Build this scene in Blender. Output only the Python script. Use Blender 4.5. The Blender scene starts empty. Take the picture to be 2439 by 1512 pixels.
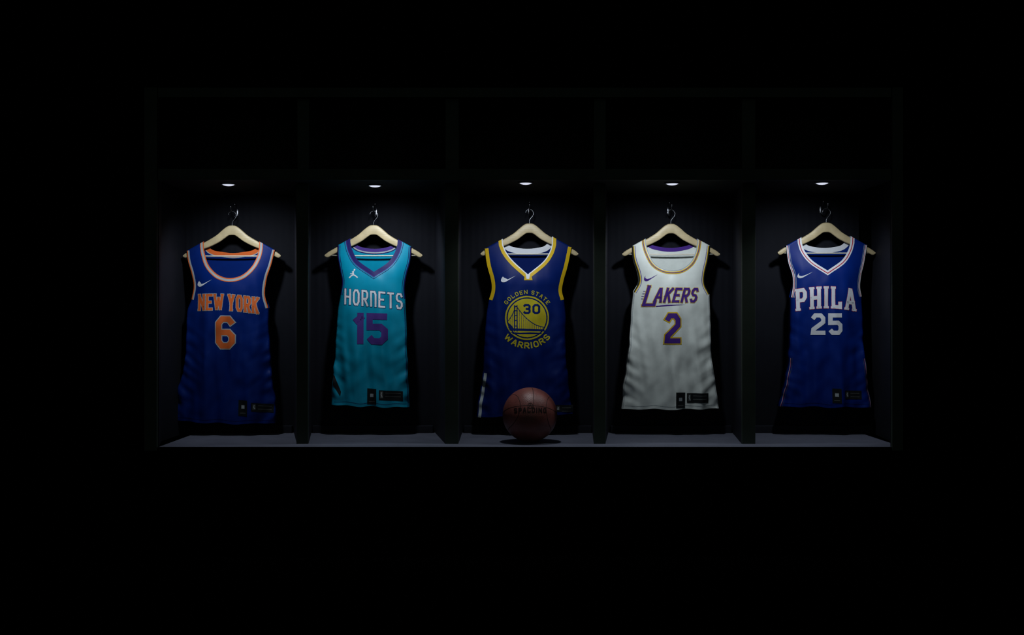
import bpy, bmesh, math
from mathutils import Vector, geometry, kdtree, Euler, noise

F=2700.0; D=4.806; CX=1219.5; CY=756.0; CZ=1.0
BZ=0.452      # bench top height
YB=0.596      # back panel
YJ=0.50       # hanger / jersey plane
SJ=(D+YJ)/F
scene=bpy.context.scene
col=scene.collection
scene.view_settings.view_transform='Standard'
scene.view_settings.look='None'

# ------------------------------------------------------------ materials
def mat(name,c,rough=0.6,metal=0.0,bump=0.0,bscale=300,var=0.12,vscale=12,sheen=0.0,emis=None,estr=0,spec=0.5,wave=None):
    m=bpy.data.materials.new(name); m.use_nodes=True
    nt=m.node_tree; b=nt.nodes['Principled BSDF']
    b.inputs['Roughness'].default_value=rough
    b.inputs['Metallic'].default_value=metal
    b.inputs['Specular IOR Level'].default_value=spec
    if sheen: b.inputs['Sheen Weight'].default_value=sheen
    tc=nt.nodes.new('ShaderNodeTexCoord')
    n=nt.nodes.new('ShaderNodeTexNoise'); n.inputs['Scale'].default_value=vscale
    n.inputs['Detail'].default_value=4
    nt.links.new(tc.outputs['Object'],n.inputs['Vector'])
    r=nt.nodes.new('ShaderNodeValToRGB')
    r.color_ramp.elements[0].position=0.3; r.color_ramp.elements[1].position=0.7
    r.color_ramp.elements[0].color=(c[0]*(1-var),c[1]*(1-var),c[2]*(1-var),1)
    r.color_ramp.elements[1].color=(min(1,c[0]*(1+var)),min(1,c[1]*(1+var)),min(1,c[2]*(1+var)),1)
    nt.links.new(n.outputs['Fac'],r.inputs['Fac'])
    nt.links.new(r.outputs['Color'],b.inputs['Base Color'])
    if wave:
        w=nt.nodes.new('ShaderNodeTexWave'); w.bands_direction=wave[0]; w.inputs['Scale'].default_value=wave[1]
        w.inputs['Distortion'].default_value=wave[2]; w.inputs['Detail'].default_value=2
        nt.links.new(tc.outputs['Object'],w.inputs['Vector'])
        bp=nt.nodes.new('ShaderNodeBump'); bp.inputs['Strength'].default_value=wave[3]; bp.inputs['Distance'].default_value=0.003
        nt.links.new(w.outputs['Fac'],bp.inputs['Height']); nt.links.new(bp.outputs['Normal'],b.inputs['Normal'])
    elif bump:
        n2=nt.nodes.new('ShaderNodeTexNoise'); n2.inputs['Scale'].default_value=bscale
        nt.links.new(tc.outputs['Object'],n2.inputs['Vector'])
        bp=nt.nodes.new('ShaderNodeBump'); bp.inputs['Strength'].default_value=bump; bp.inputs['Distance'].default_value=0.001
        nt.links.new(n2.outputs['Fac'],bp.inputs['Height']); nt.links.new(bp.outputs['Normal'],b.inputs['Normal'])
    if emis:
        b.inputs['Emission Color'].default_value=(*emis,1); b.inputs['Emission Strength'].default_value=estr
    return m
def fab(name,c,rough=0.45,sp=0.14): return mat(name,c,rough,bump=0.12,bscale=900,var=0.05,vscale=25,spec=sp)
M={}
M['royal']=fab('royal_blue_fabric',(0.0003,0.015,0.140))
M['royal2']=fab('deep_blue_fabric',(0.0003,0.0095,0.095))
M['phblue']=fab('bright_blue_fabric',(0.0003,0.0155,0.160))
M['teal']=fab('teal_fabric',(0.0,0.245,0.40),0.34,0.4)
M['white']=fab('white_satin_fabric',(0.61,0.66,0.65),0.28,0.6)
M['tw']=fab('white_trim_fabric',(0.60,0.63,0.70))
M['silver']=fab('silver_trim_fabric',(0.32,0.36,0.39))
M['orange']=fab('orange_twill',(0.58,0.12,0.028))
M['purple']=fab('purple_twill',(0.055,0.020,0.20))
M['purple2']=fab('violet_twill',(0.060,0.032,0.20))
M['navy']=fab('navy_purple_trim',(0.012,0.010,0.10))
M['yellow']=fab('gold_twill',(0.53,0.35,0.01))
M['logoyel']=fab('logo_gold_print',(0.42,0.36,0.02))
M['red']=fab('red_twill',(0.36,0.012,0.03))
M['black']=mat('black_tag',(0.009,0.011,0.013),0.6,spec=0.1)
M['grey']=mat('grey_tag_print',(0.055,0.06,0.06),0.5)
M['wood']=mat('pale_beech_wood',(0.46,0.38,0.225),0.45,var=0.12,vscale=30,wave=('Z',40,4,0.05))
M['steel']=mat('dark_chrome',(0.26,0.27,0.31),0.30,metal=1.0,var=0.05)
M['frame']=mat('black_green_lacquer',(0.044,0.058,0.047),0.6,var=0.15,vscale=6,bump=0.1,bscale=60,spec=0.15)
M['back']=mat('charcoal_panel',(0.0080,0.0090,0.0135),0.7,var=0.15,vscale=5,spec=0.06,wave=('X',9.0,0.0,0.25))
M['side']=mat('charcoal_side_panel',(0.012,0.013,0.019),0.65,var=0.15,vscale=5,spec=0.1,bump=0.1,bscale=80)
M['upper']=mat('upper_cubby_black',(0.020,0.024,0.022),0.7,spec=0.05)
M['bench']=mat('slate_grey_bench',(0.12,0.130,0.180),0.5,var=0.10,vscale=9,bump=0.1,bscale=80,spec=0.3)
M['blackpanel']=mat('matte_black_panel',(0.0015,0.0015,0.0015),0.9,spec=0.02)
M['floor']=mat('matte_black_floor',(0.0008,0.0008,0.0008),0.95,spec=0.0)
M['wall']=mat('matte_black_wall',(0.0012,0.0012,0.0012),0.95,spec=0.0)
M['edge']=mat('dark_edge_trim',(0.014,0.014,0.014),0.8,spec=0.05)
M['leather']=mat('brown_basketball_leather',(0.20,0.060,0.052),0.40,var=0.18,vscale=20,bump=0.9,bscale=330,spec=0.5)
M['seam']=mat('black_rubber_seam',(0.012,0.007,0.007),0.6,spec=0.2)
M['ballprint']=mat('black_ball_print',(0.02,0.009,0.009),0.6,spec=0.2)
M['lens']=mat('glowing_lens',(0.8,0.8,0.8),0.4,emis=(0.80,0.84,1.0),estr=0.85)
M['bezel']=mat('grey_metal_bezel',(0.12,0.12,0.13),0.5,metal=0.6)

# ------------------------------------------------------------ object helpers
def empty(name,loc,label=None,cat=None,group=None):
    o=bpy.data.objects.new(name,None); o.location=loc; o.empty_display_size=0.05
    col.objects.link(o)
    if label:o['label']=label
    if cat:o['category']=cat
    if group:o['group']=group
    return o
def mesh_obj(name,verts,faces,mats,parent=None,midx=None,smooth=False,label=None):
    off=parent.location.copy() if parent is not None else Vector((0,0,0))
    me=bpy.data.meshes.new(name)
    me.from_pydata([tuple(Vector(v)-off) for v in verts],[],faces)
    for m in mats: me.materials.append(m)
    if midx is not None:
        for p,i in zip(me.polygons,midx): p.material_index=i
    if smooth:
        for p in me.polygons: p.use_smooth=True
    me.update()
    o=bpy.data.objects.new(name,me); col.objects.link(o)
    if parent is not None: o.parent=parent
    if label:o['label']=label
    return o
def box(name,x0,x1,y0,y1,z0,z1,m,parent=None,bev=0.0,x0b=None,x1b=None):
    if x0b is None:x0b=x0
    if x1b is None:x1b=x1
    v=[(x0,y0,z0),(x1,y0,z0),(x1b,y1,z0),(x0b,y1,z0),(x0,y0,z1),(x1,y0,z1),(x1b,y1,z1),(x0b,y1,z1)]
    f=[(0,3,2,1),(4,5,6,7),(0,1,5,4),(1,2,6,5),(2,3,7,6),(3,0,4,7)]
    o=mesh_obj(name,v,f,[m],parent)
    if bev:
        b=o.modifiers.new('bevel','BEVEL'); b.width=bev; b.segments=2
    return o
def tube(pts,r,n=10,closed=False):
    pts=[Vector(p) for p in pts]; V=[];Fc=[]
    N=len(pts); up=None
    for i,p in enumerate(pts):
        if closed: t=(pts[(i+1)%N]-pts[i-1])
        else: t=pts[min(i+1,N-1)]-pts[max(i-1,0)]
        t.normalize()
        if up is None:
            a=Vector((0,0,1)) if abs(t.z)<0.9 else Vector((0,1,0))
            up=(a-t*a.dot(t)).normalized()
        else: up=(up-t*up.dot(t)).normalized()
        s=t.cross(up)
        for k in range(n):
            a=2*math.pi*k/n
            V.append(p+up*math.cos(a)*r+s*math.sin(a)*r)
    m=N if closed else N-1
    for i in range(m):
        for k in range(n):
            a=i*n+k;b=i*n+(k+1)%n;c=((i+1)%N)*n+(k+1)%n;d=((i+1)%N)*n+k
            Fc.append((a,b,c,d))
    if not closed:
        Fc.append(tuple(range(n))[::-1]); Fc.append(tuple((N-1)*n+k for k in range(n)))
    return V,Fc
def merge(parts):
    V=[];Fc=[]
    for v,f in parts:
        o=len(V); V+=list(v); Fc+=[tuple(i+o for i in q) for q in f]
    return V,Fc
def ball(c,r,nu=12,nv=8,sc=(1,1,1)):
    V=[];Fc=[];c=Vector(c)
    for j in range(nv+1):
        th=math.pi*j/nv
        for i in range(nu):
            a=2*math.pi*i/nu
            V.append(c+Vector((r*sc[0]*math.sin(th)*math.cos(a),r*sc[1]*math.sin(th)*math.sin(a),r*sc[2]*math.cos(th))))
    for j in range(nv):
        for i in range(nu):
            Fc.append((j*nu+i,(j+1)*nu+i,(j+1)*nu+(i+1)%nu,j*nu+(i+1)%nu))
    return V,Fc
def cr(pts,n=8):
    out=[];N=len(pts)
    if N<3: return [tuple(p) for p in pts]
    for i in range(N-1):
        p0=Vector(pts[max(i-1,0)]);p1=Vector(pts[i]);p2=Vector(pts[i+1]);p3=Vector(pts[min(i+2,N-1)])
        if i==0:p0=p1*2-p2
        if i==N-2:p3=p2*2-p1
        for k in range(n):
            t=k/n
            out.append(tuple(0.5*((2*p1)+(-p0+p2)*t+(2*p0-5*p1+4*p2-p3)*t*t+(-p0+3*p1-3*p2+p3)*t**3)))
    out.append(tuple(pts[-1])); return out
def dens(path,d=4.0):
    out=[path[0]]
    for a,b in zip(path[:-1],path[1:]):
        L=math.dist(a,b); k=max(1,int(math.ceil(L/d)))
        for i in range(1,k+1):
            t=i/k; out.append(tuple(a[j]*(1-t)+b[j]*t for j in range(2)))
    return out
def interp(tab,x):
    if x<=tab[0][0]: return tab[0][1]
    for a,b in zip(tab[:-1],tab[1:]):
        if x<=b[0]: return a[1]+(b[1]-a[1])*(x-a[0])/max(1e-9,b[0]-a[0])
    return tab[-1][1]

# ------------------------------------------------------------ flat applique collector
class Flat:
    def __init__(s): s.p=[]   # (poly, matname, layer)
    def poly(s,pts,m,l=1): s.p.append((pts,m,l))
    def quads(s,a,b,m,l=1):
        for i in range(len(a)-1): s.p.append(([a[i],a[i+1],b[i+1],b[i]],m,l))
    def stroke(s,pts,h,m,l=1,ext=0.0,closed=False):
        pts=[Vector(p) for p in pts]; N=len(pts)
        if not closed and ext:
            pts[0]=pts[0]-(pts[1]-pts[0]).normalized()*ext
            pts[-1]=pts[-1]+(pts[-1]-pts[-2]).normalized()*ext
        A=[];B=[]
        for i in range(N):
            if closed: d0=(pts[i]-pts[i-1]);d1=(pts[(i+1)%N]-pts[i])
            else:
                d0=(pts[i]-pts[i-1]) if i>0 else pts[1]-pts[0]
                d1=(pts[i+1]-pts[i]) if i<N-1 else pts[-1]-pts[-2]
            d0=d0.normalized();d1=d1.normalized()
            n0=Vector((-d0.y,d0.x));n1=Vector((-d1.y,d1.x))
            n=n0+n1
            if n.length<1e-3:n=n0
            n.normalize(); k=1/max(0.55,n.dot(n0))
            A.append(tuple(pts[i]+n*h*k));B.append(tuple(pts[i]-n*h*k))
        if closed: A.append(A[0]);B.append(B[0])
        s.quads(A,B,m,l)
    def band(s,path,a,b,m,sign=1,l=1):
        pts=[Vector(p) for p in path];N=len(pts);A=[];B=[]
        for i in range(N):
            d0=(pts[i]-pts[i-1]) if i>0 else pts[1]-pts[0]
            d1=(pts[i+1]-pts[i]) if i<N-1 else pts[-1]-pts[-2]
            d0=d0.normalized();d1=d1.normalized()
            n0=Vector((-d0.y,d0.x))*sign;n1=Vector((-d1.y,d1.x))*sign
            n=(n0+n1).normalized();k=1/max(0.6,n.dot(n0))
            A.append(tuple(pts[i]+n*a*k));B.append(tuple(pts[i]+n*b*k))
        s.quads(A,B,m,l)
    def disc(s,c,r,m,l=1,n=48):
        s.poly([(c[0]+r*math.cos(2*math.pi*i/n),c[1]+r*math.sin(2*math.pi*i/n)) for i in range(n)],m,l)
    def ring(s,c,r0,r1,m,l=1,n=64):
        A=[(c[0]+r0*math.cos(2*math.pi*i/n),c[1]+r0*math.sin(2*math.pi*i/n)) for i in range(n+1)]
        B=[(c[0]+r1*math.cos(2*math.pi*i/n),c[1]+r1*math.sin(2*math.pi*i/n)) for i in range(n+1)]
        s.quads(A,B,m,l)
    def build(s,name,fn,parent,grid=3.0,label=None,step=0.00025,base=0.0005):
        if not s.p: return None
        bm=bmesh.new(); names=[]
        for pts,m,l in s.p:
            if m not in names:names.append(m)
            vs=[bm.verts.new((p[0],p[1],l)) for p in pts]
            try:
                f=bm.faces.new(vs); f.material_index=names.index(m)
            except Exception: pass
        bmesh.ops.triangulate(bm,faces=[f for f in bm.faces if len(f.verts)>4])
        xs=[v.co.x for v in bm.verts];ys=[v.co.y for v in bm.verts]
        for ax,lo,hi in ((0,min(xs),max(xs)),(1,min(ys),max(ys))):
            k=math.ceil(lo/grid)
            while k*grid<hi:
                co=[0,0,0];co[ax]=k*grid;no=[0,0,0];no[ax]=1
                bmesh.ops.bisect_plane(bm,geom=bm.verts[:]+bm.edges[:]+bm.faces[:],dist=1e-4,plane_co=co,plane_no=no)
                k+=1
        bm.verts.index_update()
        V=[fn(v.co.x,v.co.y,base+step*v.co.z) for v in bm.verts]
        Fc=[tuple(v.index for v in f.verts) for f in bm.faces];mi=[f.material_index for f in bm.faces]
        bm.free()
        return mesh_obj(name,V,Fc,[M[n] for n in names],parent,mi,True,label)

G={
'N':([[(0,0),(0,1)],[(.02,.98),(.98,.02)],[(1,0),(1,1)]],[(0,0),(0,1),(1,1)]),
'n':([[(0,0),(0,1),(.75,1),(1,.82),(1,0)]],[]),
'E':([[(1,0),(0,0),(0,1),(1,1)],[(0,.5),(.75,.5)]],[(0,0),(0,1)]),
'W':([[(0,1),(.25,0)],[(.25,0),(.5,.8)],[(.5,.8),(.75,0)],[(.75,0),(1,1)]],[(0,1),(1,1)]),
'Y':([[(0,1),(.5,.45)],[(1,1),(.5,.45)],[(.5,.45),(.5,0)]],[(0,1),(1,1),(.5,0)]),
'O':([[(.28,0),(.72,0),(1,.2),(1,.8),(.72,1),(.28,1),(0,.8),(0,.2),'c']],[]),
'R':([[(0,0),(0,1),(.75,1),(1,.85),(1,.6),(.75,.45),(0,.45)],[(.45,.45),(1,0)]],[(0,0),(0,1),(1,0)]),
'K':([[(0,0),(0,1)],[(1,1),(0,.42)],[(.35,.6),(1,0)]],[(0,0),(0,1),(1,1),(1,0)]),
'6':([[(1,.83),(.74,1),(.26,1),(0,.84),(0,.16),(.26,0),(.74,0),(1,.15),(1,.36),(.74,.5),(0,.5)]],[]),
'H':([[(0,0),(0,1)],[(1,0),(1,1)],[(0,.5),(1,.5)]],[(0,0),(0,1),(1,0),(1,1)]),
'T':([[(0,1),(1,1)],[(.5,1),(.5,0)]],[(.5,0)]),
'S':([[(1,.8),(.75,1),(.25,1),(0,.85),(0,.65),(.25,.52),(.75,.48),(1,.35),(1,.15),(.75,0),(.25,0),(0,.2)]],[]),
'1':([[(.75,0),(.75,1)],[(.75,.93),(0,.82)]],[]),
'5':([[(1,1),(0,1),(0,.57),(.74,.58),(1,.44),(1,.15),(.76,0),(.22,0),(0,.15)]],[]),
'2':([[(0,.82),(.25,1),(.75,1),(1,.84),(1,.62),(.05,.2),(0,0),(1,0)]],[]),
'3':([[(0,.83),(.25,1),(.75,1),(1,.85),(1,.65),(.75,.52),(.35,.52)],[(.75,.52),(1,.38),(1,.15),(.75,0),(.25,0),(0,.17)]],[]),
'0':([[(.3,0),(.7,0),(1,.18),(1,.82),(.7,1),(.3,1),(0,.82),(0,.18),'c']],[]),
'G':([[(1,.8),(.75,1),(.25,1),(0,.82),(0,.18),(.25,0),(.75,0),(1,.16),(1,.45),(.55,.45)]],[]),
'L':([[(0,1),(0,0),(1,0),(1,.2)]],[(0,0),(0,1)]),
'D':([[(0,0),(0,1),(.7,1),(1,.78),(1,.22),(.7,0),'c']],[(0,0),(0,1)]),
'A':([[(0,0),(.42,1),(.58,1),(1,0)],[(.15,.33),(.85,.33)]],[(0,0),(1,0)]),
'I':([[(.5,0),(.5,1)]],[(.5,0),(.5,1)]),
'P':([[(0,0),(0,1),(.75,1),(1,.85),(1,.6),(.75,.45),(0,.45)]],[(0,0),(0,1)]),
}
WD={'I':.35,'W':1.5,'1':.55,' ':.35,'N':1.1}
def word(fl,text,T,W,H,hw,m,gap=3,outs=(),serif=0.0,layer=3,wd=None):
    ws=[(wd or {}).get(c,WD.get(c,1.0)) for c in text]
    tot=W-gap*(len(text)-1); sc=tot/sum(ws); x=0
    for ch,w in zip(text,ws):
        lw=w*sc
        if ch!=' ':
            st,se=G[ch]
            def q(p): return T(x+hw+p[0]*max(0.1,(lw-2*hw)), hw+p[1]*(H-2*hw))
            jobs=[]
            for s_ in st:
                cl=s_[-1]=='c'; pts=[q(p) for p in (s_[:-1] if cl else s_)]
                ends=0 if cl else hw*(0.15 if ch in '6S23G5' else 0.98)
                if ch=='W': ends=hw*0.5
                if ch=='2': pts[-1]=Vector(pts[-1])+(Vector(pts[-1])-Vector(pts[-2])).normalized()*hw*0.8
                if ch=='5': pts[0]=Vector(pts[0])+(Vector(pts[0])-Vector(pts[1])).normalized()*hw*0.6
                jobs.append((pts,hw,cl,ends))
            if serif:
                for p in se:
                    px_=x+hw+p[0]*(lw-2*hw); py_=hw*0.62+p[1]*(H-1.24*hw)
                    jobs.append(([T(px_-serif,py_),T(px_+serif,py_)],hw*0.62,False,0))
            for pts,h,cl,e in jobs:
                fl.stroke(pts,h,m,layer,ext=e,closed=cl)
                for k,(ex,om) in enumerate(outs):
                    fl.stroke(pts,h+ex,om,layer-1-k,ext=e+ex,closed=cl)
        x+=lw+gap
def lin(x0,y0,tilt=0.0,shear=0.0,arch=0.0,W=100):
    return lambda lx,ly:(x0+lx+ly*shear, y0+tilt*lx-ly-arch*math.sin(math.pi*min(1,max(0,lx/W))))
def swoosh(fl,x0,y0,x1,y1,m,l=2):
    low=cr([(1,1),(.7,.60),(.42,.20),(.24,.02),(.09,.04),(.01,.24),(.04,.55),(.13,.85)],5)
    upp=cr([(.13,.85),(.10,.56),(.15,.40),(.27,.34),(.5,.48),(.75,.74),(1,1)],5)
    pts=low+upp[1:-1]
    fl.poly([(x0+(x1-x0)*p[0],y1-(y1-y0)*p[1]) for p in pts],m,l)
def tags(fl,x,y,x2,y2,tilt=0.0,w2=55,h2=24,w=22,h=37,side='black'):
    fl.poly([(x,y),(x+w,y+tilt*w),(x+w,y+h+tilt*w),(x,y+h)],'black',3)
    cx=x+w/2;cy=y+h*0.45
    fl.poly([(cx-4,cy-4),(cx+4,cy-4),(cx+4,cy+4),(cx-4,cy+4)],'silver',4)
    fl.poly([(x+4,y+h-7),(x+w-4,y+h-7),(x+w-4,y+h-5),(x+4,y+h-5)],'grey',4)
    fl.poly([(x2,y2),(x2+w2,y2+tilt*w2),(x2+w2,y2+h2+tilt*w2),(x2,y2+h2)],side,2)
    fl.poly([(x2+3,y2+3),(x2+10,y2+3),(x2+10,y2+h2-4),(x2+3,y2+h2-4)],'grey',3)
    fl.stroke([(x2+7,y2+5),(x2+5.5,y2+10),(x2+8,y2+h2-6)],1.1,'silver',4)
    for k in range(2):
        fl.poly([(x2+15,y2+6+k*8),(x2+w2-5,y2+6+k*8+tilt*30),(x2+w2-5,y2+7.5+k*8+tilt*30),(x2+15,y2+7.5+k*8)],'grey',3)

# ------------------------------------------------------------ hanger profile (px units relative to peak)
HT=[(0,0),(7,0.6),(14,4),(24,12),(36,22.5),(50,31.5),(70,43),(90,54),(106,63),(113,68),(116,71)]
HB=[(0,23),(8,24),(18,31),(30,39.5),(50,49.5),(75,59.5),(96,70),(107,76.5),(113,77),(116,74)]

# ------------------------------------------------------------ jersey
class Jersey: pass
def make_jersey(J):
    pkx,pky=J.peak
    tl=lambda x: pky+interp(HT,abs(x-pkx))-2.5
    necks=[]
    for seg in J.neck: 
        s_=cr(seg,8); necks+= s_ if not necks else s_[1:]
    nk=[(x,y) for x,y in necks]
    nk[0]=(nk[0][0],tl(nk[0][0])); nk[-1]=(nk[-1][0],tl(nk[-1][0]))
    nk=dens(nk)
    olx=J.armL[0][0]; orx=J.armR[0][0]
    shL=dens([(nk[0][0]+(olx-nk[0][0])*i/6,tl(nk[0][0]+(olx-nk[0][0])*i/6)) for i in range(7)])
    shR=dens([(nk[-1][0]+(orx-nk[-1][0])*i/6,tl(nk[-1][0]+(orx-nk[-1][0])*i/6)) for i in range(7)])
    aL=list(J.armL);aL[0]=shL[-1]; aR=list(J.armR);aR[0]=shR[-1]
    armL=dens(cr(aL));armR=dens(cr(aR))
    def wav(path,s):
        n=len(path);out=[]
        for i,p in enumerate(path):
            t=i/(n-1); out.append((p[0]+s*5.0*t*noise.noise(Vector((t*9,J.ph*5,s*3)))*min(1,(1-t)*8),p[1]))
        return out
    sideL=wav(dens(cr(J.sideL)),1);sideR=wav(dens(cr(J.sideR)),-1)
    hl=sideL[-1];hr=sideR[-1]
    hem=[]
    for i in range(61):
        t=i/60; hem.append((hr[0]+(hl[0]-hr[0])*t, hr[1]+(hl[1]-hr[1])*t+J.hemsag*math.sin(math.pi*t)+2.0*math.sin(t*19+J.ph)*math.sin(math.pi*t)))
    hem=dens(hem)
    Ltab=sorted([(p[1],p[0]) for p in armL+sideL]);Rtab=sorted([(p[1],p[0]) for p in armR+sideR])
    def U(x,y):
        a=interp(Ltab,y);b=interp(Rtab,y); return max(-1,min(1,(2*x-a-b)/(b-a)))
    def ss(a,b,x):
        t=max(0,min(1,(x-a)/(b-a))); return t*t*(3-2*t)
    y0=pky
    def fold(x,y):
        S=ss(y0+90,y0+330,y); S3=ss(y0+180,y0+320,y)
        xr=x-pkx; v=0
        for wl,a,sl,ph in J.folds:
            w_=math.sin(2*math.pi*(xr+sl*(y-y0-100)+5*math.sin((y-y0)*0.012+ph))/wl+ph)
            am=0.75+0.9*noise.noise(Vector((xr*0.016,y*0.006,J.ph+wl)))
            v+=a*am*(0.5+0.5*w_)**1.4
        v=v*(0.14*ss(y0+60,y0+120,y)+0.86*S)
        u=U(x,y)
        sg=1 if u>0 else -1
        # irregular flank crumples running diagonally out of the side seam
        n1=noise.noise(Vector((xr*0.030-sg*y*0.010,y*0.050+sg*xr*0.030,J.ph*3)))
        n2=noise.noise(Vector((xr*0.05,y*0.020,J.ph*7+4)))
        v+=0.0130*S3*(0.5+n1*0.9)*abs(u)**3
        v+=0.0060*S*(0.5+n2)
        n3=noise.noise(Vector((xr*0.022+y*0.012,y*0.026-abs(xr)*0.02,J.ph+9)))
        v+=0.0042*ss(y0+80,y0+150,y)*(0.5+n3)
        return max(v,0.0)
    def base(x,y): return 0.0125+J.T*(1-abs(U(x,y))**2.6)*ss(y0+30,y0+150,y)
    def W(x,y,d): return Vector(((x-CX)*SJ,YJ+d,CZ-(y-CY)*SJ))
    def front(x,y,off=0):
        y=max(y,tl(x)); return W(x,y,-(base(x,y)+fold(x,y)+off))
    def back(x,y,off=0):
        y=max(y,tl(x)); return W(x,y,min(0.0125+0.022*(1-U(x,y)**2)*ss(y0+30,y0+130,y),0.040)-off)
    bcx=(nk[0][0]+nk[-1][0])/2
    bnk=dens(cr([nk[0],(nk[0][0]+16,J.bneck-5),(bcx-22,J.bneck+1),(bcx,J.bneck+3),(bcx+22,J.bneck+1),(nk[-1][0]-16,J.bneck-5),nk[-1]]))
    def sheet(neck,fn):
        poly=neck+shR[1:]+armR[1:]+sideR[1:]+hem[1:]+sideL[::-1][1:]+armL[::-1][1:]+shL[::-1][1:-1]
        n=len(poly)
        kd=kdtree.KDTree(n)
        for i,p in enumerate(poly): kd.insert((p[0],p[1],0),i)
        kd.balance()
        pts=[Vector(p) for p in poly]
        x0=min(p[0] for p in poly);x1=max(p[0] for p in poly);ya=min(p[1] for p in poly);yb=max(p[1] for p in poly)
        g=3.2; j=0
        yy=ya+2
        while yy<yb:
            xx=x0+2+(g/2 if j%2 else 0)
            while xx<x1:
                if kd.find((xx,yy,0))[2]>2.2: pts.append(Vector((xx,yy)))
                xx+=g
            yy+=g*0.9; j+=1
        r=geometry.delaunay_2d_cdt(pts,[(i,(i+1)%n) for i in range(n)],[list(range(n))],1,1e-4)
        return [fn(v.x,v.y) for v in r[0]],[tuple(f) for f in r[2]]
    E=empty('basketball_jersey',W(pkx,hem[20][1],0),J.label,'jersey','basketball jerseys hanging in the lockers')
    parts=[sheet(nk,front),sheet(bnk,back)]
    for path in (shL,shR,sideL,sideR):
        V=[front(*p) for p in path]+[back(*p) for p in path];n=len(path)
        parts.append((V,[(i,i+1,n+i+1,n+i) for i in range(n-1)]))
    V,Fc=merge(parts)
    body=mesh_obj('jersey_body',V,Fc,[M[J.body]],E,None,True)
    bm=bmesh.new();bm.from_mesh(body.data);bmesh.ops.remove_doubles(bm,verts=bm.verts,dist=0.0002)
    bmesh.ops.recalc_face_normals(bm,faces=bm.faces);bm.to_mesh(body.data);bm.free()
    for p in body.data.polygons:p.use_smooth=True
    fl=Flat()
    for a,b,m in J.collar: fl.band(nk,a,b,m,1)
    fl.build('collar_trim',front,E,label=J.collarlabel)
    fl=Flat()
    for a,b,m in J.bcollar: fl.band(bnk,a,b,m,1)
    fl.build('back_neckband',back,E)
    for arm,sg in ((armL,-1),(armR,1)):
        fl=Flat()
        for a,b,m in J.arm: fl.band(arm,a,b,m,sg)
        fl.build('armhole_trim',front,E)
    fl=Flat()
    fl.band([p for p in hem[2:-2]],7.2,8.0,J.hemcol,1,0.3)
    fl.build('hem_stitching',front,E)
    for nm,fn,kw in J.parts:
        fl=Flat(); fn(fl,dict(nk=nk,armL=armL,armR=armR,sideL=sideL,sideR=sideR,hem=hem))
        fl.build(nm,front,E,**kw)
    return E

folds=lambda k,g=1.0:[(58,0.013*g,0.09*math.cos(k),0.6*k),(31,0.0055*g,-0.07,1.9+k),(105,0.014*g,0.16*math.sin(k*1.3),2.2*k)]

J1=Jersey();J=J1
J.peak=(553,537);J.body='royal';J.T=0.034;J.ph=0.7;J.hemsag=3;J.folds=folds(1.0);J.bneck=599;J.hemcol='royal2'
J.neck=[[(487,584),(491,606),(502,633),(525,655),(553,663),(581,656),(603,635),(615,610),(619,588)]]
J.armL=[(447,600),(450,622),(459,652),(464,682),(459,713)]
J.armR=[(656,605),(647,632),(637,664),(633,700),(641,733)]
J.sideL=[(459,713),(449,745),(448,800),(444,860),(431,920),(421,999)]
J.sideR=[(641,733),(641,790),(648,870),(655,940),(658,1006)]
J.collar=[(0,2.6,'orange'),(2.6,7.4,'silver'),(7.4,9.2,'orange')];J.bcollar=[(0,10,'orange'),(10,12,'silver')]
J.arm=[(0,2.4,'orange'),(2.4,6,'silver')]
J.label='royal blue basketball jersey with orange lettering and number six';J.collarlabel='orange and silver scoop collar trim'
def p1a(fl,c): word(fl,'NEW YORK',lin(477,740,0.055,0,4,145),144,39,2.9,'orange',gap=2.6,outs=((1.0,'silver'),),serif=3.6)
def p1b(fl,c): word(fl,'6',lin(522,829,0.01),45,76,6.6,'orange',outs=((2.2,'silver'),))
def p1c(fl,c): swoosh(fl,474,666,511,683,'tw')
def p1d(fl,c): tags(fl,575,950,606,957,0.08,50,20)
J.parts=[('chest_lettering',p1a,{'label':'orange block lettering outlined in silver'}),('player_number',p1b,{'label':'orange number six'}),('maker_emblem',p1c,{'label':'white curved check emblem'}),('hem_tag',p1d,{'label':'black authenticity tag'})]

J2=Jersey();J=J2
J.peak=(890,536);J.body='teal';J.T=0.032;J.ph=2.1;J.hemsag=1;J.folds=folds(2.3);J.bneck=589;J.hemcol='navy'
J.neck=[[(835,575),(841,597),(856,622),(893,648)],[(893,648),(925,626),(941,602),(948,580)]]
J.armL=[(806,586),(806,610),(812,645),(817,672),(813,702)]
J.armR=[(980,592),(977,622),(969,652),(964,684),(966,712)]
J.sideL=[(813,702),(806,745),(801,830),(796,900),(793,962)]
J.sideR=[(966,712),(969,770),(971,860),(976,968)]
J.collar=[(0,9.5,'navy'),(9.5,11,'purple2'),(13.2,14.4,'navy')];J.bcollar=[(0,8,'purple2'),(8,11,'silver'),(11,13,'navy')]
J.arm=[(0,2.4,'navy'),(4.4,5.6,'navy')]
J.label='teal basketball jersey with white lettering and purple number fifteen';J.collarlabel='purple V-neck collar trim'
def p2a(fl,c): word(fl,'HORnETS',lin(823,725,0.088,0,0,138),138,38,2.3,'tw',gap=4.4,outs=((0.9,'navy'),),layer=3,wd={'n':.95,'T':.95})
def p2b(fl,c):
    word(fl,'1',lin(847,818,0.04),25,74,7.4,'purple2')
    word(fl,'5',lin(876,819,0.03),51,74,7.6,'purple2')
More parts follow.
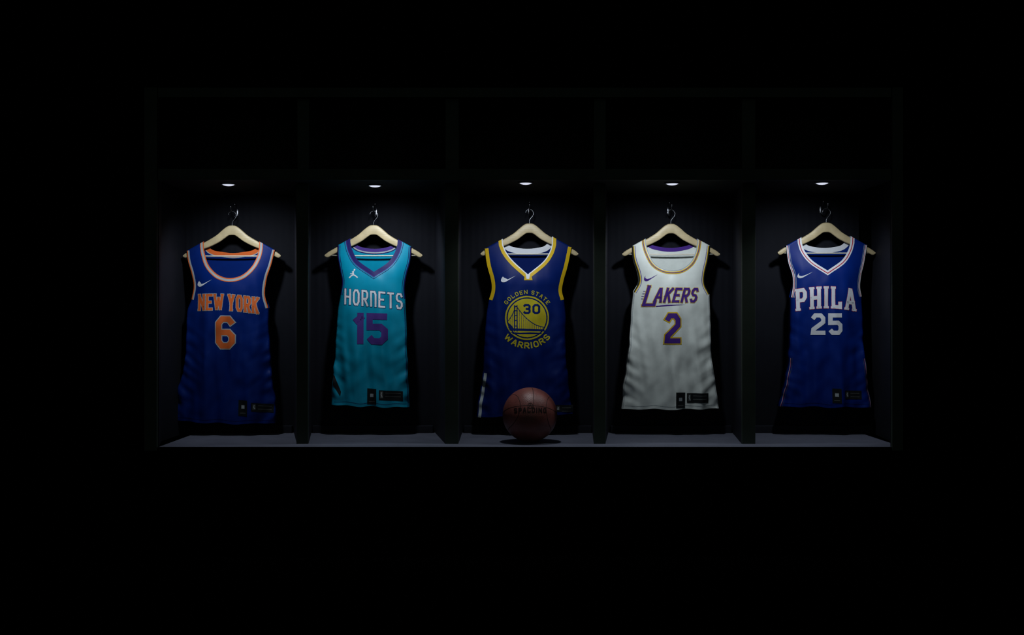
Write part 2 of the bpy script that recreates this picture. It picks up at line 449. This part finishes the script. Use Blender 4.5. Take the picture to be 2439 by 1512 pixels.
def p2c(fl,c):
    q=lambda a,b:(833+22*a,663-20*b)
    fl.stroke([q(.48,.62),q(.5,.36)],2.0,'tw',2); fl.stroke([q(.5,.58),q(.52,.8),q(.6,.92)],1.0,'tw',2)
    fl.disc(q(.62,1.0),2.0,'tw',2,12); fl.disc(q(.42,.74),1.8,'tw',2,12)
    fl.stroke([q(.48,.6),q(.28,.5),q(.16,.56)],1.0,'tw',2)
    fl.stroke([q(.5,.4),q(.28,.28),q(.04,.02)],1.5,'tw',2); fl.stroke([q(.5,.4),q(.72,.3),q(.98,.06)],1.5,'tw',2)
def p2d(fl,c): tags(fl,878,923,906,927,0.06,56,23)
def p2e(fl,c):
    fl.poly([(797,892),(800,893),(816,932),(814,942),(797,915)],'black',1)
def p2f(fl,c):
    fl.band([p for p in c['sideR'] if p[1]>720],2,3.2,'navy',1,1)
J.parts=[('chest_lettering',p2a,{'label':'white angular lettering outlined in navy'}),('player_number',p2b,{'label':'purple number fifteen'}),('maker_emblem',p2c,{'label':'white leaping figure emblem'}),('hem_tag',p2d,{'label':'black authenticity tag'}),('side_vent',p2e,{}),('side_piping',p2f,{})]

J3=Jersey();J=J3
J.peak=(1261,532);J.body='royal2';J.T=0.034;J.ph=3.3;J.hemsag=2;J.folds=folds(3.1);J.bneck=589;J.hemcol='royal'
J.neck=[[(1197,580),(1206,601),(1224,624),(1257,654)],[(1257,654),(1292,625),(1308,602),(1315,580)]]
J.armL=[(1155,597),(1160,630),(1170,668),(1171,692),(1165,713)]
J.armR=[(1361,600),(1352,632),(1342,668),(1338,692),(1343,713)]
J.sideL=[(1165,713),(1158,760),(1154,830),(1149,890),(1136,991)]
J.sideR=[(1343,713),(1347,760),(1346,840),(1352,900),(1364,984)]
J.collar=[(0,2.4,'tw'),(2.4,10,'yellow')];J.bcollar=[(0,13,'tw')]
J.arm=[(0,8.5,'yellow')]
J.label='dark blue basketball jersey with gold trim and round bridge emblem';J.collarlabel='gold V-neck collar trim with white inner edge'
C3=(1255,757)
def p3a(fl,c):
    R=56.5;Wd=112
    word(fl,'GOLDEN STATE',lambda lx,ly:(C3[0]+(R+ly)*math.sin((lx-Wd/2)/R),C3[1]-(R+ly)*math.cos((lx-Wd/2)/R)),Wd,9.5,0.8,'logoyel',gap=3.0,layer=2)
def p3a2(fl,c):
    R2=72.5;W2=128
    word(fl,'WARRIORS',lambda lx,ly:(C3[0]+(R2-ly)*math.sin((lx-W2/2)/R2),C3[1]+(R2-ly)*math.cos((lx-W2/2)/R2)),W2,15,1.5,'logoyel',gap=3.4,layer=2,serif=1.5)
def p3b(fl,c):
    fl.ring(C3,48.5,52,'logoyel',1); fl.disc(C3,45.5,'logoyel',1)
    for x in (1225.5,1231.5): fl.poly([(x-1.2,727),(x+1.2,727),(x+1.5,789),(x-1.5,789)],'royal2',2)
    for y in (729,739,750,762,775): fl.poly([(1225,y),(1232,y),(1232,y+2),(1225,y+2)],'royal2',2)
    cab=[(1229,728),(1240,743),(1256,760),(1275,773),(1298,780)]
    cb=cr(cab,6); fl.stroke(cb,0.9,'royal2',2)
    for i in range(12):
        x=1237+i*5; y=interp(cb,x)
        if y<784: fl.stroke([(x,y),(x,786)],0.45,'royal2',2)
    cl=cr([(1228,728),(1222,746),(1211,764)],5); fl.stroke(cl,0.9,'royal2',2)
    for x in (1217,1221): fl.stroke([(x,interp(sorted(cl),x)),(x,784)],0.45,'royal2',2)
    fl.poly([(1212,781),(1296,784),(1297,789),(1214,787)],'royal2',2)
    fl.poly([(1216,790),(1240,792),(1262,791),(1292,792),(1287,795),(1222,795)],'royal2',2)
    fl.poly([(1210,768),(1218,774),(1224,782),(1211,781)],'royal2',2)
def p3c(fl,c): word(fl,'30',lin(1245,748),41,24,2.5,'royal2',gap=4,layer=3)
def p3d(fl,c): swoosh(fl,1193,657,1229,673,'tw')
def p3e(fl,c): tags(fl,1292,960,1322,962,0.02,42,16,20,28)
def p3f(fl,c): fl.band([p for p in c['sideL'] if p[1]>885],3,10,'silver',-1,1)
def p3g(fl,c):
    fl.poly([(1250,652),(1257,658),(1264,652),(1268,668),(1248,668)],'yellow',3)
    fl.poly([(1251,650),(1257,655.5),(1263,650),(1260,665),(1254,665)],'tw',4)
J.parts=[('emblem_lettering',p3a,{'label':'gold arched lettering above the emblem'}),('emblem_lettering',p3a2,{'label':'gold arched lettering below the emblem'}),('bridge_emblem',p3b,{'label':'gold round emblem with suspension bridge'}),('player_number',p3c,{'label':'blue number thirty'}),('maker_emblem',p3d,{'label':'white curved check emblem'}),('hem_tag',p3e,{'label':'black authenticity tag'}),('side_panel',p3f,{'label':'white side stripe'}),('collar_notch',p3g,{})]

J4=Jersey();J=J4
J.peak=(1598,533);J.body='white';J.T=0.032;J.ph=4.4;J.hemsag=1;J.folds=folds(4.0,1.0);J.bneck=587;J.hemcol='silver'
J.neck=[[(1537,577),(1543,600),(1556,626),(1576,640),(1599,644),(1622,640),(1643,624),(1655,600),(1660,577)]]
J.armL=[(1505,592),(1508,618),(1518,650),(1520,672),(1508,695)]
J.armR=[(1690,592),(1685,620),(1678,650),(1677,676),(1688,700)]
J.sideL=[(1508,695),(1503,740),(1498,810),(1489,880),(1479,972)]
J.sideR=[(1688,700),(1690,770),(1692,850),(1700,905),(1709,971)]
J.collar=[(0,2.2,'silver'),(3.4,5.6,'yellow'),(5.6,7.6,'purple'),(7.6,9.6,'yellow')];J.bcollar=[(0,9,'purple')]
J.arm=[(0,2.6,'black'),(2.6,4.6,'yellow'),(6.0,7.2,'purple')]
J.label='white satin basketball jersey with purple lettering and number two';J.collarlabel='gold and purple scoop collar trim'
def p4a(fl,c):
    word(fl,'L',lin(1526,730,0.0,0.30),31,50,3.6,'purple',outs=((1.2,'yellow'),),serif=4.2)
    word(fl,'AKERS',lin(1552,721,0.0,0.28),102,35,2.8,'purple',gap=3.2,outs=((1.0,'yellow'),),serif=2.6,wd={'A':1.15})
    for y,xa,xb in ((694,1530,1541),(700,1528,1540),(706,1526,1538),(712,1525,1537)): fl.stroke([(xa,y),(xb,y)],0.7,'purple',1)
    fl.poly([(1558,728.5),(1585,726),(1630,725.5),(1585,728.8),(1560,731)],'purple',2)
def p4b(fl,c): word(fl,'2',lin(1579,817),37,71,6.0,'purple',outs=((2.6,'yellow'),))
def p4c(fl,c): swoosh(fl,1532,654,1564,670,'purple')
def p4d(fl,c): tags(fl,1605,932,1631,934,0.02,53,23)
def p4e(fl,c): fl.band([p for p in c['sideR'] if p[1]>705],2.2,3.4,'silver',1,1)
def p4f(fl,c): fl.band([p for p in c['sideL'] if p[1]>700],2.2,3.4,'silver',-1,1)
J.parts=[('chest_lettering',p4a,{'label':'slanted purple lettering outlined in gold'}),('player_number',p4b,{'label':'purple number two outlined in gold'}),('maker_emblem',p4c,{'label':'purple curved check emblem'}),('hem_tag',p4d,{'label':'black authenticity tag'}),('side_piping',p4e,{}),('side_piping',p4f,{})]

J5=Jersey();J=J5
J.peak=(1968,530);J.body='phblue';J.T=0.034;J.ph=5.2;J.hemsag=0;J.folds=folds(5.3);J.bneck=587;J.hemcol='royal2'
J.neck=[[(1907,575),(1914,598),(1932,622),(1965,645)],[(1965,645),(2000,621),(2017,597),(2024,575)]]
J.armL=[(1871,590),(1876,625),(1885,655),(1886,682),(1881,708)]
J.armR=[(2063,590),(2056,625),(2049,655),(2046,682),(2050,706)]
J.sideL=[(1881,708),(1880,760),(1877,830),(1870,895),(1852,966)]
J.sideR=[(2050,706),(2051,770),(2052,835),(2059,890),(2070,968)]
J.collar=[(0,4.5,'tw'),(4.5,6.6,'red'),(6.6,9.6,'tw')];J.bcollar=[(0,12,'tw')]
J.arm=[(0,2.0,'tw'),(2.0,3.2,'red'),(3.2,4.6,'tw'),(6.4,7.2,'silver')]
J.label='bright blue basketball jersey with white lettering and number twenty-five';J.collarlabel='white and red V-neck collar trim'
def p5a(fl,c): word(fl,'PHILA',lin(1891,741,0.005,0,7,144),142,52,4.2,'tw',gap=7.5,outs=((0.7,'red'),),serif=6.0,wd={'I':.42,'A':1.15})
def p5b(fl,c): word(fl,'25',lin(1924,797),74,51,5.0,'tw',gap=7)
def p5c(fl,c): swoosh(fl,1895,648,1931,663,'tw')
def p5d(fl,c): tags(fl,1973,923,2003,928,0.02,42,20,20,34)
def p5e(sd,sg):
    def f(fl,c):
        pth=[p for p in c[sd] if p[1]>850]
        fl.band(pth,1.5,2.5,'silver',sg,1);fl.band(pth,2.5,3.3,'red',sg,1);fl.band(pth,5.4,6.2,'grey',sg,1)
    return f
J.parts=[('chest_lettering',p5a,{'label':'white slab lettering outlined in red'}),('player_number',p5b,{'label':'white number twenty-five'}),('maker_emblem',p5c,{'label':'white curved check emblem'}),('hem_tag',p5d,{'label':'black authenticity tag'}),('side_piping',p5e('sideR',1),{}),('side_piping',p5e('sideL',-1),{})]

JS=[J1,J2,J3,J4,J5]
for J in JS: make_jersey(J)

# ------------------------------------------------------------ copy helper
def copy_thing(root,kids,loc,label=None):
    r=root.copy(); r.location=loc
    if label:r['label']=label
    col.objects.link(r)
    for k in kids:
        c=k.copy(); c.parent=r; col.objects.link(c)
    return r

# ------------------------------------------------------------ hangers
def W0(rx,ry,d,pk): return Vector(((pk[0]+rx-CX)*SJ,YJ+d,CZ-(pk[1]+ry-CY)*SJ))
pk=J1.peak
root=empty('clothes_hanger',W0(0,0,0,pk),'pale wooden clothes hanger with thin crossbar and wire hook','clothes hanger','wooden hangers in the lockers')
top=cr(HT,5);bot=cr(HB,5)
xs=[i*2.0 for i in range(58)]+[116]
T2=[(x,interp(top,x)) for x in xs];B2=[(x,interp(bot,x)) for x in xs]
outl=[(-x,y) for x,y in T2[::-1]]+T2[1:]
outb=[(-x,y) for x,y in B2[::-1]]+B2[1:]
V=[];Fc=[]
n=len(outl)
for (x,yt),(xb,yb) in zip(outl,outb):
    h=(yb-yt)/2;cy=(yt+yb)/2; hd=0.0075; bv=min(3.0,h*0.45)
    ring=[(-h+0,-hd*0.45),(-h+bv*0.35,-hd*0.85),(-h+bv,-hd),(h-bv,-hd),(h-bv*0.35,-hd*0.85),(h,-hd*0.45),(h,hd*0.45),(h-bv,hd),(-h+bv,hd),(-h,hd*0.45)]
    for a,b in ring: V.append(W0(x,cy+a,b,pk))
K=10
for i in range(n-1):
    for k in range(K):
        Fc.append((i*K+k,i*K+(k+1)%K,(i+1)*K+(k+1)%K,(i+1)*K+k))
Fc.append(tuple(range(K)));Fc.append(tuple((n-1)*K+k for k in range(K))[::-1])
hb=mesh_obj('hanger_shoulder',V,Fc,[M['wood']],root,None,False)
for p in hb.data.polygons:p.use_smooth=len(p.vertices)==4
V,Fc=tube([W0(-101,72.5,0,pk),W0(-50,73,0,pk),W0(50,73,0,pk),W0(101,72.5,0,pk)],0.0034)
M['bar']=mat('pale_wood_bar',(0.55,0.53,0.46),0.5)
hr_=mesh_obj('hanger_bar',V,Fc,[M['bar']],root,None,True)
hk=cr([(0,6),(0,-6),(3,-12),(8.5,-19),(9.5,-26),(5,-32),(-1,-33.5),(-7,-30.5),(-9,-25)],6)
V,Fc=tube([W0(x,y,0,pk) for x,y in hk],0.0015,8)
hk_=mesh_obj('hanger_hook',V,Fc,[M['steel']],root,None,True,'dark metal wire hook')
for J in JS[1:]: copy_thing(root,[hb,hr_,hk_],W0(0,0,0,J.peak))

# ------------------------------------------------------------ coat hooks on the back panel
zt=W0(0,-33.5,0,pk)
bx,bz=zt.x,zt.z
root=empty('coat_hook',(bx,YB,bz),'small dark chrome double coat hook on back panel','coat hook','coat hooks in the lockers')
pv,pf=ball((bx,YB-0.003,bz+0.004),0.010,20,10,(0.7,0.24,1.9))
mesh_p=mesh_obj('hook_plate',pv,pf,[M['steel']],root,None,True)
lower=cr([(YB-0.004,-0.012),(YB-0.035,-0.022),(YB-0.07,-0.020),(YJ,-0.0043),(YJ-0.018,0.004),(YJ-0.028,0.016)],6)
upper=cr([(YB-0.004,0.014),(YB-0.022,0.016),(YB-0.038,0.024),(YB-0.045,0.036)],6)
pr=merge([tube([(bx,y,bz+z-0.0005) for y,z in lower],0.0026,10),ball((bx,YJ-0.028,bz+0.019),0.0055)])
mp2=mesh_obj('hook_prong',pr[0],pr[1],[M['steel']],root,None,True)
pr=merge([tube([(bx,y,bz+z) for y,z in upper],0.0026,10),ball((bx,YB-0.045,bz+0.038),0.0055)])
mp3=mesh_obj('hook_prong',pr[0],pr[1],[M['steel']],root,None,True)
ks=[mesh_p,mp2,mp3]
for dx in (-0.005,0.005):
    pr=ball((bx+dx,YB-0.007,bz-0.012),0.003)
    ks.append(mesh_obj('hook_screw',pr[0],pr[1],[M['steel']],root,None,True))
for J in JS[1:]:
    q=W0(0,-33.5,0,J.peak); copy_thing(root,ks,(q.x,YB,q.z))

# ------------------------------------------------------------ locker bank
X=lambda px,Y:(px-CX)*(D+Y)/F
Z=lambda py,Y:CZ-(py-CY)*(D+Y)/F
zTop=Z(210,0);zRail=Z(233,0);zS1=Z(403,0);zS0=Z(430,0)
L=empty('locker_bank',(0,0.3,0),'black wooden open locker bank with five bays and slate bench','lockers')
xl=X(347,0);xr=X(2148,0)
dv=[((707,735),(700,742)),((1060,1092),(1036,1101)),((1414,1442),(1411,1449)),((1766,1798),(1744,1790))]
box('back_panel',xl,xr,YB,YB+0.02,0.0,zTop,M['back'],L)
YD=0.12
box('end_panel',xl,X(378,0),0.0,YB,BZ,zTop,M['side'],L,0.0,xl,X(396,YB))
box('end_panel',X(2121,0),xr,0.0,YB,BZ,zTop,M['side'],L,0.0,X(2119,YB),xr+0.06)
box('face_stile',xl,X(378,0)-0.002,-0.02,-0.0005,Z(1072,0),zTop,M['frame'],L,0.002)
box('face_stile',X(2121,0)+0.001,xr,-0.02,-0.0005,Z(1072,0),zTop,M['frame'],L,0.002)
for (f0,f1),(b0,b1) in dv:
    box('divider',X(f0,YD),X(f1,YD),YD,YB-0.001,BZ,zS0-0.001,M['side'],L,0.0,X(b0,YB),X(b1,YB))
    box('divider_front',X(f0,YD),X(f1,YD),YD-0.012,YD-0.0005,BZ,zS0-0.001,M['frame'],L,0.002)
    box('upper_divider',X(f0+1,0.02),X(f1+1,0.02),0.02,YB-0.013,zS1+0.001,zRail,M['frame'],L,0.002,X(f0+1,0.02),X(f1+1,0.02))
xi0=X(378,0)+0.001;xi1=X(2121,0)-0.001
box('shelf',xi0,xi1,0.0,YB-0.001,zS0,zS1,M['upper'],L,0.0)
box('shelf_front_rail',xi0,xi1,-0.015,-0.0005,zS0,zS1,M['frame'],L,0.002)
box('top_rail',xi0,xi1,-0.015,0.01,zRail,zTop,M['frame'],L,0.002)
box('top_panel',xl,xr,0.0101,YB,zTop-0.02,zTop,M['upper'],L)
box('upper_backing',xi0,xi1,YB-0.012,YB-0.0005,zS1,zTop-0.02,M['upper'],L)
box('bench_top',xi0,xi1+0.05,0.0,YB-0.001,BZ-0.025,BZ,M['bench'],L,0.0)
box('bench_front_panel',xl,xr,-0.018,-0.0005,0,BZ-0.0005,M['blackpanel'],L)
eds=[(397,700),(745,1034),(1104,1410),(1452,1742),(1792,2118)]
for a,b in eds:
    box('back_ledge',X(a,YB)+0.004,X(b,YB)-0.004,0.566,YB-0.0005,BZ+0.0005,Z(1014,0.566),M['side'],L,0.002)

# ------------------------------------------------------------ room
def struct(o): o['kind']='structure'; return o
s0=X(213,0.02);s1=X(2266,0.02);zs=Z(178,0.02)
struct(box('trim_1',s0,xl-0.003,0.02,0.05,0,zs,M['blackpanel']))
struct(box('trim_2',xr+0.003,s1,0.02,0.05,0,zs,M['blackpanel']))
struct(box('trim_3',xl-0.003,xr+0.003,0.02,0.05,zTop+0.002,zs,M['blackpanel']))
struct(box('trim_4',s0,s1,0.015,0.05,zs,zs+0.0022,M['edge']))
struct(box('floor',-3.2,3.2,-5.6,0.9,-0.05,0,M['floor']))
struct(box('wall_back',-3.2,3.2,0.63,0.68,0.0,2.9,M['wall']))
struct(box('wall_left',-3.25,-3.2,-5.6,0.68,0,2.9,M['wall']))
struct(box('wall_right',3.2,3.25,-5.6,0.68,0,2.9,M['wall']))
struct(box('ceiling',-3.25,3.25,-2.0,0.68,2.9,2.95,M['wall']))

# ------------------------------------------------------------ basketball
bcx=X(1262,0.178);BR=0.12;bc=Vector((bcx,0.178,BZ+BR+0.0006))
B=empty('basketball',(bcx,0.178,BZ),'brown leather basketball with dark seams resting on bench','basketball')
V,Fc=ball(bc,BR,96,48)
mesh_obj('ball_cover',V,Fc,[M['leather']],B,None,True)
R=Euler((math.radians(-24),math.radians(4),math.radians(6))).to_matrix()
N=120;rs=BR-0.0009
def seam(pts,closed=True):
    V,Fc=tube([bc+R@Vector(p)*rs for p in pts],0.0015,8,closed)
    mesh_obj('ball_seam',V,Fc,[M['seam']],B,None,True)
seam([(math.cos(2*math.pi*i/N),math.sin(2*math.pi*i/N),0) for i in range(N)])
seam([(0,math.cos(2*math.pi*i/N),math.sin(2*math.pi*i/N)) for i in range(N) if not (0.52*N<i<0.72*N)],False)
for sg in (-1,1):
    pts=[]
    for i in range(N):
        th=2*math.pi*i/N; a=math.radians(50+12*math.cos(2*th))
        pts.append((sg*math.cos(a),math.sin(a)*math.cos(th),math.sin(a)*math.sin(th)))
    seam(pts)
sB=(D+0.178)/F
def onball(x,y,off):
    dx=(x-1262)*sB;dz=-(y-988)*sB
    q=BR*BR-dx*dx-dz*dz
    v=Vector((dx,-math.sqrt(max(q,1e-6)),dz)).normalized()*(BR+off); return bc+v
fl=Flat()
word(fl,'SPALDING',lambda lx,ly:(1224+lx,980-ly-2.5*math.sin(math.pi*lx/76)),76,12,1.3,'ballprint',gap=2.4,layer=1)
fl.build('ball_lettering',onball,B,grid=3.0,base=0.0003,step=0.0003)
fl=Flat()
fl.ring((1262,962),5.2,6.4,'ballprint',1,24);fl.stroke([(1259,965),(1262,958.5),(1265,965)],0.8,'ballprint',1)
fl.build('ball_emblem',onball,B,grid=3.0,base=0.0003,step=0.0003)

# ------------------------------------------------------------ downlights
lp=[(544,437),(893,440),(1252,432),(1601,435),(1958,426)]
def lampY(py): return max(0.055,min(0.15,(zS0-CZ)*F/(756-py)-D))
y0=lampY(437);l0=Vector((X(544,y0),y0,zS0))
root=empty('downlight',l0,'small round recessed spotlight glowing under the shelf','light fixture','downlights in the lockers')
N=32;V=[];Fc=[]
prof=[(0.027,-0.001),(0.027,-0.005),(0.0295,-0.006),(0.033,-0.005),(0.0345,-0.0005)]
for r,z in prof:
    for i in range(N):
        a=2*math.pi*i/N;V.append(l0+Vector((r*math.cos(a),r*math.sin(a),z)))
for j in range(len(prof)-1):
    for i in range(N):Fc.append((j*N+i,j*N+(i+1)%N,(j+1)*N+(i+1)%N,(j+1)*N+i))
bz_=mesh_obj('bezel',V,Fc,[M['bezel']],root,None,True)
V=[];Fc=[];nr=6
for j in range(nr+1):
    ph=math.pi/2*j/nr
    for i in range(N):
        a=2*math.pi*i/N;V.append(l0+Vector((0.0265*math.cos(ph)*math.cos(a),0.0265*math.cos(ph)*math.sin(a),-0.002-0.009*math.sin(ph))))
for j in range(nr):
    for i in range(N):Fc.append((j*N+i,j*N+(i+1)%N,(j+1)*N+(i+1)%N,(j+1)*N+i))
ln_=mesh_obj('lens',V,Fc,[M['lens']],root,None,True,'glowing white lens')
ld=bpy.data.lights.new('spot','SPOT');ld.energy=11.5;ld.color=(0.90,0.96,1.0);ld.spot_size=math.radians(124);ld.spot_blend=1.0;ld.shadow_soft_size=0.026
sp=bpy.data.objects.new('spot_lamp',ld);col.objects.link(sp);sp.parent=root;sp.location=(0,0,-0.038)
sp.rotation_euler=(math.radians(34),0,0)
for px,py in lp[1:]:
    y=lampY(py);copy_thing(root,[bz_,ln_,sp],(X(px,y),y,zS0))

# ------------------------------------------------------------ world + camera
w=bpy.data.worlds.new('world');scene.world=w;w.use_nodes=True
w.node_tree.nodes['Background'].inputs[0].default_value=(0.8,1.0,0.9,1)
w.node_tree.nodes['Background'].inputs[1].default_value=0.055
cd=bpy.data.cameras.new('camera');cd.sensor_width=36;cd.lens=F/2439*36;cd.clip_start=0.05
cam=bpy.data.objects.new('camera',cd);cam.location=(0,-D,CZ);cam.rotation_euler=(math.radians(90),0,0)
col.objects.link(cam);scene.camera=cam
